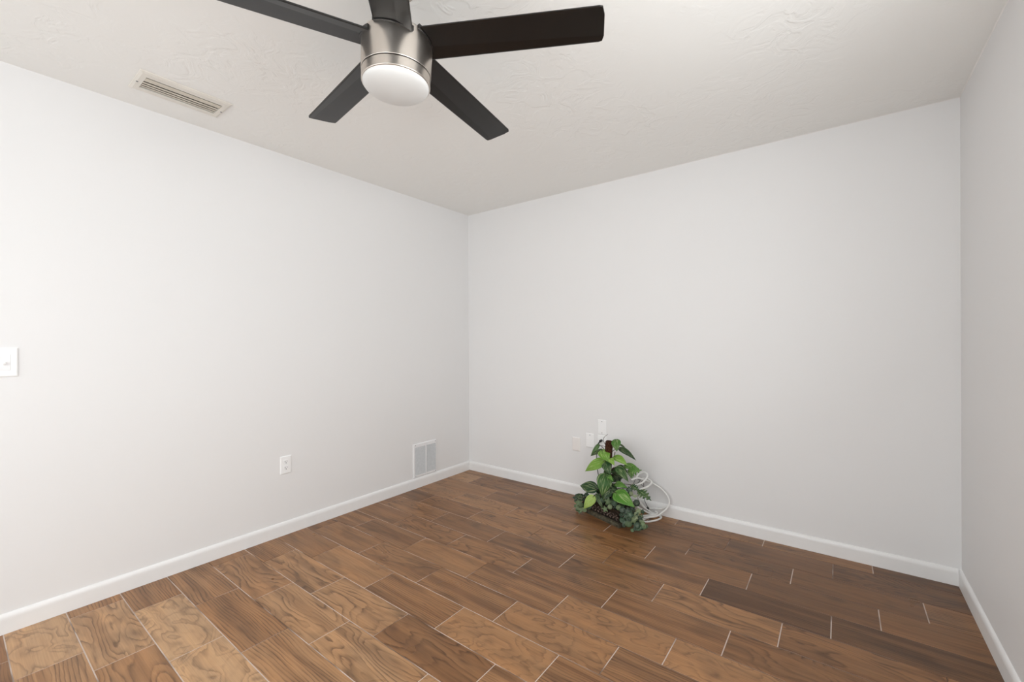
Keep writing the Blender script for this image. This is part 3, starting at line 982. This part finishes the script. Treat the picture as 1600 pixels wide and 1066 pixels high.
DISCS=[
((1.456, -0.37, 0.092),0.024,0.3),
((1.468, -0.36, 0.137),0.016,0.3),
((1.602, -0.365, 0.149),0.019,0.5),
((1.616, -0.37, 0.121),0.016,0.7),
((1.583, -0.375, 0.101),0.015,0.6),
((1.69, -0.395, 0.141),0.018,0.6),
((1.649, -0.375, 0.156),0.02,0.2),
((1.561, -0.36, 0.15),0.018,0.15),
((1.588, -0.35, 0.182),0.018,0.1),
((1.796, -0.36, 0.184),0.022,0.05),
((1.748, -0.33, 0.226),0.014,0.8),
((1.773, -0.33, 0.216),0.012,0.9),
((1.733, -0.32, 0.243),0.018,0.1),
((1.721, -0.41, 0.137),0.02,0.05),
((1.754, -0.41, 0.134),0.02,0.05),
((1.776, -0.42, 0.122),0.018,0.3),
((1.751, -0.42, 0.105),0.016,0.2),
((1.725, -0.42, 0.078),0.02,0.25),
((1.767, -0.425, 0.063),0.022,0.45),
((1.742, -0.425, 0.067),0.016,0.2),
((1.793, -0.4, 0.088),0.02,0.7),
((1.803, -0.38, 0.119),0.016,0.8),
((1.81, -0.37, 0.138),0.015,0.8),
((1.796, -0.39, 0.103),0.014,0.9),
((1.769, -0.42, 0.096),0.018,0.1),
((1.718, -0.42, 0.111),0.016,0.05),
((1.736, -0.42, 0.043),0.014,0.02),
((1.818, -0.41, 0.06),0.02,0.15),
((1.807, -0.41, 0.04),0.014,0.2),
((1.832, -0.4, 0.05),0.014,0.3),
((1.842, -0.38, 0.066),0.016,0.6),
((1.849, -0.38, 0.047),0.013,0.6),
((1.859, -0.37, 0.053),0.012,0.4),
((1.831, -0.37, 0.081),0.014,0.7),
((1.788, -0.415, 0.027),0.012,0.5),
((1.82, -0.36, 0.099),0.014,0.7),
((1.825, -0.41, 0.041),0.012,0.3),
((1.325, -0.3, 0.096),0.02,0.05),
((1.344, -0.31, 0.072),0.02,0.6),
((1.376, -0.33, 0.066),0.018,0.5),
((1.343, -0.31, 0.033),0.015,0.7),
((1.384, -0.33, 0.041),0.018,0.7),
((1.411, -0.34, 0.043),0.015,0.65),
((1.329, -0.3, 0.007),0.012,0.4),
((1.362, -0.32, 0.017),0.012,0.5),
((1.32, -0.3, 0.04),0.014,0.5),
]

CAM_DIR = Vector((0.42, -0.86, 0.30)).normalized()


def leaf_mesh(bm, uvl, cl, B, Tp, width, tone, seed, rnd, split=False, nrm=None):
    B, Tp = Vector(B), Vector(Tp)
    d = Tp - B
    L = d.length
    d.normalize()
    nrm = nrm or (CAM_DIR + Vector((rnd.uniform(-.3, .3), rnd.uniform(-.15, .15), 0.35 + rnd.uniform(-.2, .2))))
    nz = (nrm - d * nrm.dot(d)).normalized()
    sx = d.cross(nz).normalized()
    NS, NW = (22, 6) if split else (14, 6)
    grid = []
    arch = L * 0.16
    for i in range(NS + 1):
        t = i / NS
        # heart-shaped outline: full near the base, drawn to a fine tip
        w = 0.5 * width * (math.sin(math.pi * min(1.0, t * 1.02) ** 0.62) ** 0.85 if t < 0.98 else 0.02)
        if t < 0.02:
            w = 0.5 * width * 0.10
        if split:
            w *= 1.0 if i % 4 in (1, 2) else (0.38 if i % 4 == 3 else 0.5)
        c = B + d * (L * t) + nz * (arch * math.sin(math.pi * t) - 0.02 * L)
        row = []
        for j in range(-NW // 2, NW // 2 + 1):
            s = j / (NW / 2)
            back = -0.10 * L * abs(s) ** 1.5 * (1 - t) if not split else 0.10 * L * abs(s)
            p = c + sx * (w * s) + nz * (0.22 * w * abs(s) ** 1.2 - 0.20 * w * s * s * 1.6) + d * back
            p = p + nz * (0.04 * w * math.sin(7 * t + 3 * s + seed * 9))
            row.append((bm.verts.new(p), t, s))
        grid.append(row)
    for i in range(NS):
        for j in range(NW):
            q = (grid[i][j], grid[i][j + 1], grid[i + 1][j + 1], grid[i + 1][j])
            f = bm.faces.new([x[0] for x in q])
            f.smooth = True
            for l, x in zip(f.loops, q):
                l[uvl].uv = (x[1], abs(x[2]) + (0.0 if j >= NW // 2 else 3.0))
                l[cl] = (tone, abs(x[2]), seed, 1)


def build_plant():
    rnd = random.Random(4)
    ang = R(-19.4)
    org = Vector((1.557, -0.247, 0.0))
    t = thing('potted_plant', 'artificial pothos on a brown moss pole in a dark carved trough', 'plant', org, (0, 0, ang))
    inv = (Matrix.Translation(org) @ Matrix.Rotation(ang, 4, 'Z')).inverted()

    # carved trough planter, built around the thing's base
    HL, HD, PH = 0.168, 0.088, 0.108
    bm = bmesh.new()

    def rect(hx, hy, z):
        return [bm.verts.new((sx * hx, sy * hy, z)) for sx, sy in ((-1, -1), (1, -1), (1, 1), (-1, 1))]
    prof = [(0.150, 0.070, 0.0005), (0.150, 0.070, 0.020), (0.145, 0.065, 0.026), (0.150, 0.070, 0.085), (0.158, 0.078, 0.094), (0.160, 0.080, 0.106), (0.154, 0.074, 0.108), (0.146, 0.066, 0.104), (0.144, 0.064, 0.080)]
    rg = [rect(*q) for q in prof]
    for a, b in zip(rg, rg[1:]):
        for i in range(4):
            bm.faces.new((a[i], a[(i + 1) % 4], b[(i + 1) % 4], b[i]))
    bm.faces.new(list(reversed(rg[0])))
    pl = obj('planter', bm, M['bronze'], t)
    bm = bmesh.new()
    prof = [(0.168, 0.088, 0.0003), (0.168, 0.088, 0.007), (0.165, 0.085, 0.009), (0.165, 0.085, 0.013), (0.159, 0.079, 0.018), (0.156, 0.076, 0.020), (0.156, 0.076, 0.024), (0.149, 0.069, 0.026), (0.146, 0.066, 0.020)]
    rg = [rect(*q) for q in prof]
    for a, b in zip(rg, rg[1:]):
        for i in range(4):
            bm.faces.new((a[i], a[(i + 1) % 4], b[(i + 1) % 4], b[i]))
    obj('base_moulding', bm, M['rim'], pl)
    # relief: scrolling leaves on the long faces and the ends
    bm = bmesh.new()
    for face in range(4):
        n = 10 if face % 2 == 0 else 5
        half = 0.140 if face % 2 == 0 else 0.058
        hd = 0.0675 if face % 2 == 0 else 0.1475
        for k in range(n):
            u = -half + 2 * half * (k + 0.5) / n
            for zz, tilt in ((0.043, 0.7), (0.068, -0.7), (0.056, 0.0)):
                du = 0.010 if zz == 0.056 else 0.0
                rot = Matrix.Rotation(R(90) * face, 3, 'Z') @ Matrix.Rotation(tilt * (1 if k % 2 else -1) + rnd.uniform(-.3, .3), 3, 'Y')
                p = Matrix.Rotation(R(90) * face, 3, 'Z') @ Vector((u + du, -hd, zz + rnd.uniform(-.003, .003)))
                ellipsoid(bm, p, 0.0115, 0.005, 0.0055, rot, 1)
    obj('carved_relief', bm, M['relief'], pl, True)
    bm = bmesh.new()
    r = bmesh.ops.create_grid(bm, x_segments=24, y_segments=12, size=1.0)
    for v in r['verts']:
        v.co = Vector((v.co.x * 0.1445, v.co.y * 0.0645, 0.094 + rnd.uniform(-.004, .008)))
    obj('soil', bm, M['soil'], t, True)

    def loc(p):
        return inv @ Vector(p)
    # coir pole
    bm = bmesh.new()
    tube(bm, [loc((1.540, -0.245, 0.085)), loc((1.541, -0.246, 0.25)), loc((1.550, -0.248, 0.42)), loc((1.556, -0.250, 0.515)), loc((1.557, -0.250, 0.532))], 0.026, 10, 20)
    for v in bm.verts:
        if v.co.z > 0.525:
            c = loc((1.557, -0.250, 0))
            v.co.x = c.x + (v.co.x - c.x) * 0.80
            v.co.y = c.y + (v.co.y - c.y) * 0.80
    obj('moss_pole', bm, M['coir'], t, True)

    # pothos leaves
    invr = Matrix.Rotation(-ang, 3, 'Z')
    global CAM_DIR
    CAM_DIR = (invr @ CAM_DIR).normalized()
    bm = bmesh.new()
    uvl = bm.loops.layers.uv.new('leaf_uv')
    cl = bm.loops.layers.float_color.new('leaf_info')
    bs = bmesh.new()
    us = bs.loops.layers.uv.new('leaf_uv')
    cs = bs.loops.layers.float_color.new('leaf_info')
    st = bmesh.new()
    for k, b, tp, w, tone in LEAVES:
        lb, lt = loc(b), loc(tp)
        if k == 'p':
            leaf_mesh(bm, uvl, cl, lb, lt, w, tone, rnd.random(), rnd)
        else:
            leaf_mesh(bs, us, cs, lb, lt, w, tone, rnd.random(), rnd, True)
        # petiole from the pole or the soil to the leaf base
        pole = loc((1.548, -0.247, max(0.10, b[2] - 0.07)))
        if b[2] < 0.2:
            pole = Vector((lb.x * 0.5, lb.y * 0.3, 0.095))
        tube(st, [pole, (pole + lb) / 2 + Vector((0, 0, 0.018)), lb, lb + (lt - lb) * 0.06], 0.0026, 5, 6, True, 0.0016)
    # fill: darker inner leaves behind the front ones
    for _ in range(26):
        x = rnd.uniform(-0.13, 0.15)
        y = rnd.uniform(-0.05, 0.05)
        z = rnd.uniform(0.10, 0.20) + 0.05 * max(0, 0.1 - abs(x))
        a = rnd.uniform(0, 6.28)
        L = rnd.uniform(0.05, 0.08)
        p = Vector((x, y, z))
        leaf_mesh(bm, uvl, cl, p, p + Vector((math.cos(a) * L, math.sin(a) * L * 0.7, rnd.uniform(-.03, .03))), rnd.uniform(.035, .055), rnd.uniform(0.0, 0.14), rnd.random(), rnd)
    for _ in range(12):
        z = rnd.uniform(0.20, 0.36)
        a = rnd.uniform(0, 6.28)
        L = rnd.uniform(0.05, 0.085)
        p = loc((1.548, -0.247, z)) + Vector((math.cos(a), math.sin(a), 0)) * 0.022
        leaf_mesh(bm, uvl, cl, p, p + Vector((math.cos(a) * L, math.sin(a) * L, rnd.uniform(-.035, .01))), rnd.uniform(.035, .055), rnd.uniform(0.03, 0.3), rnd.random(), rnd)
    obj('pothos_leaves', bm, M['pothos'], t)
    obj('split_leaves', bs, M['pothos'], t)
    # two bare tendrils at the top left
    for pts in ([(1.504, -0.2, 0.491), (1.470, -0.16, 0.510), (1.472, -0.14, 0.530), (1.493, -0.13, 0.549)],
                [(1.540, -0.23, 0.478), (1.473, -0.17, 0.469), (1.438, -0.15, 0.461)]):
        tube(st, [loc(p) for p in pts], 0.0024, 6, 6, True, 0.0012)
    for b, tp, r in (((1.545, -0.25, 0.37), (1.515, -0.26, 0.15), 0.003), ((1.575, -0.25, 0.40), (1.60, -0.25, 0.46), 0.003), ((1.53, -0.25, 0.3), (1.50, -0.28, 0.1), 0.003)):
        tube(st, [loc(b), (loc(b) + loc(tp)) / 2 + Vector((0.008, 0, 0)), loc(tp)], r, 5, 6)
    obj('stems', st, M['stem'], t, True)

    # small round trailing leaves round the trough
    bm = bmesh.new()
    uvl = bm.loops.layers.uv.new('leaf_uv')
    cl = bm.loops.layers.float_color.new('leaf_info')

    def disc(c, r, tone):
        n = (CAM_DIR + Vector((rnd.uniform(-.6, .6), rnd.uniform(-.3, .3), rnd.uniform(-.2, .8)))).normalized()
        a = n.cross(Vector((0, 0, 1))).normalized()
        b = n.cross(a)
        ph0 = rnd.uniform(0, 6.28)
        lobed = rnd.random() < 0.5
        amp = rnd.uniform(0.22, 0.36) if lobed else 0.05
        nl = 5 if lobed else 9
        sd = rnd.random()
        cv = bm.verts.new(c - n * (r * 0.05))
        rings = []
        nn = 25
        for rr, dz in ((0.5, 0.06), (0.85, 0.04), (1.0, -0.14)):
            ring = []
            for k in range(nn):
                t = 2 * math.pi * k / nn
                q = r * rr * (1.0 + amp * rr * math.cos(nl * t + ph0)) * (1.15 if lobed else 1.0)
                ring.append(bm.verts.new(c + a * (math.cos(t) * q) + b * (math.sin(t) * q) + n * (r * dz)))
            rings.append(ring)
        fs = []
        for k in range(nn):
            f = bm.faces.new((cv, rings[0][k], rings[0][(k + 1) % nn]))
            for l, o in zip(f.loops, (0, .5, .5)):
                l[cl] = (tone, o, sd, 1)
            f.smooth = True
            for q, (o0, o1) in enumerate(((.5, .85), (.85, 1.0))):
                f = bm.faces.new((rings[q][k], rings[q + 1][k], rings[q + 1][(k + 1) % nn], rings[q][(k + 1) % nn]))
                for l, o in zip(f.loops, (o0, o1, o1, o0)):
                    l[cl] = (tone, o, sd, 1)
                f.smooth = True
    for c, r, tone in DISCS:
        p = loc(c)
        p.z = max(p.z, r * 0.9 + 0.004)
        disc(p, r, tone)
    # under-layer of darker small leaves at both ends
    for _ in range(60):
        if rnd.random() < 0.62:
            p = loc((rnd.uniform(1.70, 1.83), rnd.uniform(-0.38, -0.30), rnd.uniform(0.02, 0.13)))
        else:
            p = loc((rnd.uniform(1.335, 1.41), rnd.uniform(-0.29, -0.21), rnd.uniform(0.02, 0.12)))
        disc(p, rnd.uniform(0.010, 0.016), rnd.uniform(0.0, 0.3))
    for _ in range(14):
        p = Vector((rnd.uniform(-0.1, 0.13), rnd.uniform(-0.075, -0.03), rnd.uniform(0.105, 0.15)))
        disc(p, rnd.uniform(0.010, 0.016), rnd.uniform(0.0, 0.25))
    obj('trailing_leaves', bm, M['disc'], t)
    # each end of the trough trails its own spray of stems
    for side in (1, -1):
        st = bmesh.new()
        hub = Vector((0.125 * side, 0.0, 0.098))
        for k in range(8):
            e = loc((rnd.uniform(1.74, 1.83), rnd.uniform(-0.40, -0.33), rnd.uniform(0.02, 0.09))) if side > 0 else loc((rnd.uniform(1.33, 1.40), rnd.uniform(-0.31, -0.26), rnd.uniform(0.02, 0.07)))
            tube(st, [hub, (hub + e) / 2 + Vector((0.01 * side, 0, 0.03)), e], 0.0014, 5, 5)
        obj('trailing_stem', st, M['stem'], t, True)


build_plant()

# ---------------------------------------------------------------- cables
CB = (1.86, -0.10, 0.0)
t = thing('cable_coil', 'loosely coiled white cable with a black plug, on floor right of the plant', 'cable', CB)


def rel(pts):
    return [Vector(p) - Vector(CB) for p in pts]


bm = bmesh.new()
for pts in (
    [(1.679, -0.16, 0.258), (1.701, -0.10, 0.26), (1.736, -0.06, 0.243), (1.777, -0.037, 0.226), (1.838, -0.033, 0.201), (1.885, -0.033, 0.159), (1.903, -0.038, 0.116), (1.893, -0.06, 0.078), (1.869, -0.10, 0.052), (1.844, -0.13, 0.035), (1.792, -0.18, 0.030), (1.738, -0.20, 0.022)],
    [(1.690, -0.17, 0.226), (1.735, -0.13, 0.236), (1.761, -0.09, 0.264), (1.763, -0.07, 0.288), (1.737, -0.06, 0.297), (1.699, -0.07, 0.279), (1.692, -0.10, 0.258)],
    [(1.730, -0.18, 0.205), (1.755, -0.15, 0.209), (1.781, -0.11, 0.221), (1.796, -0.08, 0.242), (1.765, -0.05, 0.250), (1.719, -0.05, 0.251)],
    [(1.736, -0.27, 0.16), (1.730, -0.233, 0.12), (1.748, -0.156, 0.07), (1.785, -0.08, 0.024), (1.836, -0.050, 0.010), (1.855, -0.062, 0.005), (1.842, -0.124, 0.005), (1.802, -0.184, 0.005), (1.768, -0.189, 0.005), (1.783, -0.154, 0.013), (1.812, -0.087, 0.018), (1.822, -0.042, 0.022), (1.806, -0.040, 0.032)],
    [(1.715, -0.225, 0.035), (1.736, -0.165, 0.020), (1.778, -0.098, 0.014), (1.824, -0.055, 0.014), (1.850, -0.046, 0.008)],
    [(1.710, -0.125, 0.14), (1.720, -0.08, 0.08), (1.746, -0.052, 0.038), (1.775, -0.045, 0.016)],
    [(1.722, -0.134, 0.11), (1.741, -0.087, 0.06), (1.777, -0.048, 0.022), (1.817, -0.040, 0.012)],
    [(1.762, -0.040, 0.040), (1.800, -0.034, 0.048), (1.850, -0.032, 0.055), (1.888, -0.040, 0.080)],
):
    tube(bm, rel(pts), 0.0062, 8, 10)
cc = obj('cord', bm, M['cable_white'], t, True)
bm = bmesh.new()
ellipsoid(bm, Vector((1.758, -0.052, 0.044)) - Vector(CB), 0.011, 0.010, 0.010)
o = obj('plug', bm, M['cable_black'], t, True)
o['label'] = 'black plug'
bm = bmesh.new()
tube(bm, rel([(1.752, -0.10, 0.150), (1.744, -0.080, 0.110), (1.752, -0.065, 0.075), (1.758, -0.055, 0.050), (1.760, -0.066, 0.012)]), 0.0018, 8, 6)
tube(bm, rel([(1.655, -0.06, 0.195), (1.673, -0.05, 0.241), (1.693, -0.05, 0.233), (1.713, -0.05, 0.249), (1.689, -0.05, 0.213), (1.673, -0.05, 0.202), (1.697, -0.05, 0.199), (1.720, -0.05, 0.231), (1.728, -0.05, 0.193), (1.705, -0.05, 0.208)]), 0.0018, 6, 6)
o = obj('tie_wire', bm, M['wire'], t, True)
o['label'] = 'thin dark wires'

JB = (1.384, -0.007, 0.466)
t = thing('antenna_cable', 'thin black cable plugged into the wall jack, hanging down behind left leaves', 'cable', JB)
bm = bmesh.new()
tube(bm, [Vector((0.0, 0.0, 0.0)), Vector((0.0, -0.012, 0.0)), Vector((-0.002, -0.024, -0.002))], 0.0095, 4, 12)
tube(bm, [Vector((-0.001, -0.020, -0.001)), Vector((-0.008, -0.030, -0.014)), Vector((-0.016, -0.038, -0.030))], 0.0060, 4, 10, True, 0.004)
o = obj('plug', bm, M['cable_black'], t, True)
bm = bmesh.new()
tube(bm, [Vector(p) - Vector(JB) for p in [(1.369, -0.044, 0.440), (1.360, -0.034, 0.410), (1.350, -0.024, 0.357), (1.348, -0.022, 0.322), (1.353, -0.022, 0.255), (1.360, -0.022, 0.215), (1.369, -0.022, 0.189), (1.385, -0.022, 0.150), (1.410, -0.024, 0.090), (1.440, -0.030, 0.020), (1.47, -0.034, 0.005), (1.55, -0.036, 0.004)]], 0.0032, 8, 8)
obj('cord', bm, M['cable_black'], t, True)
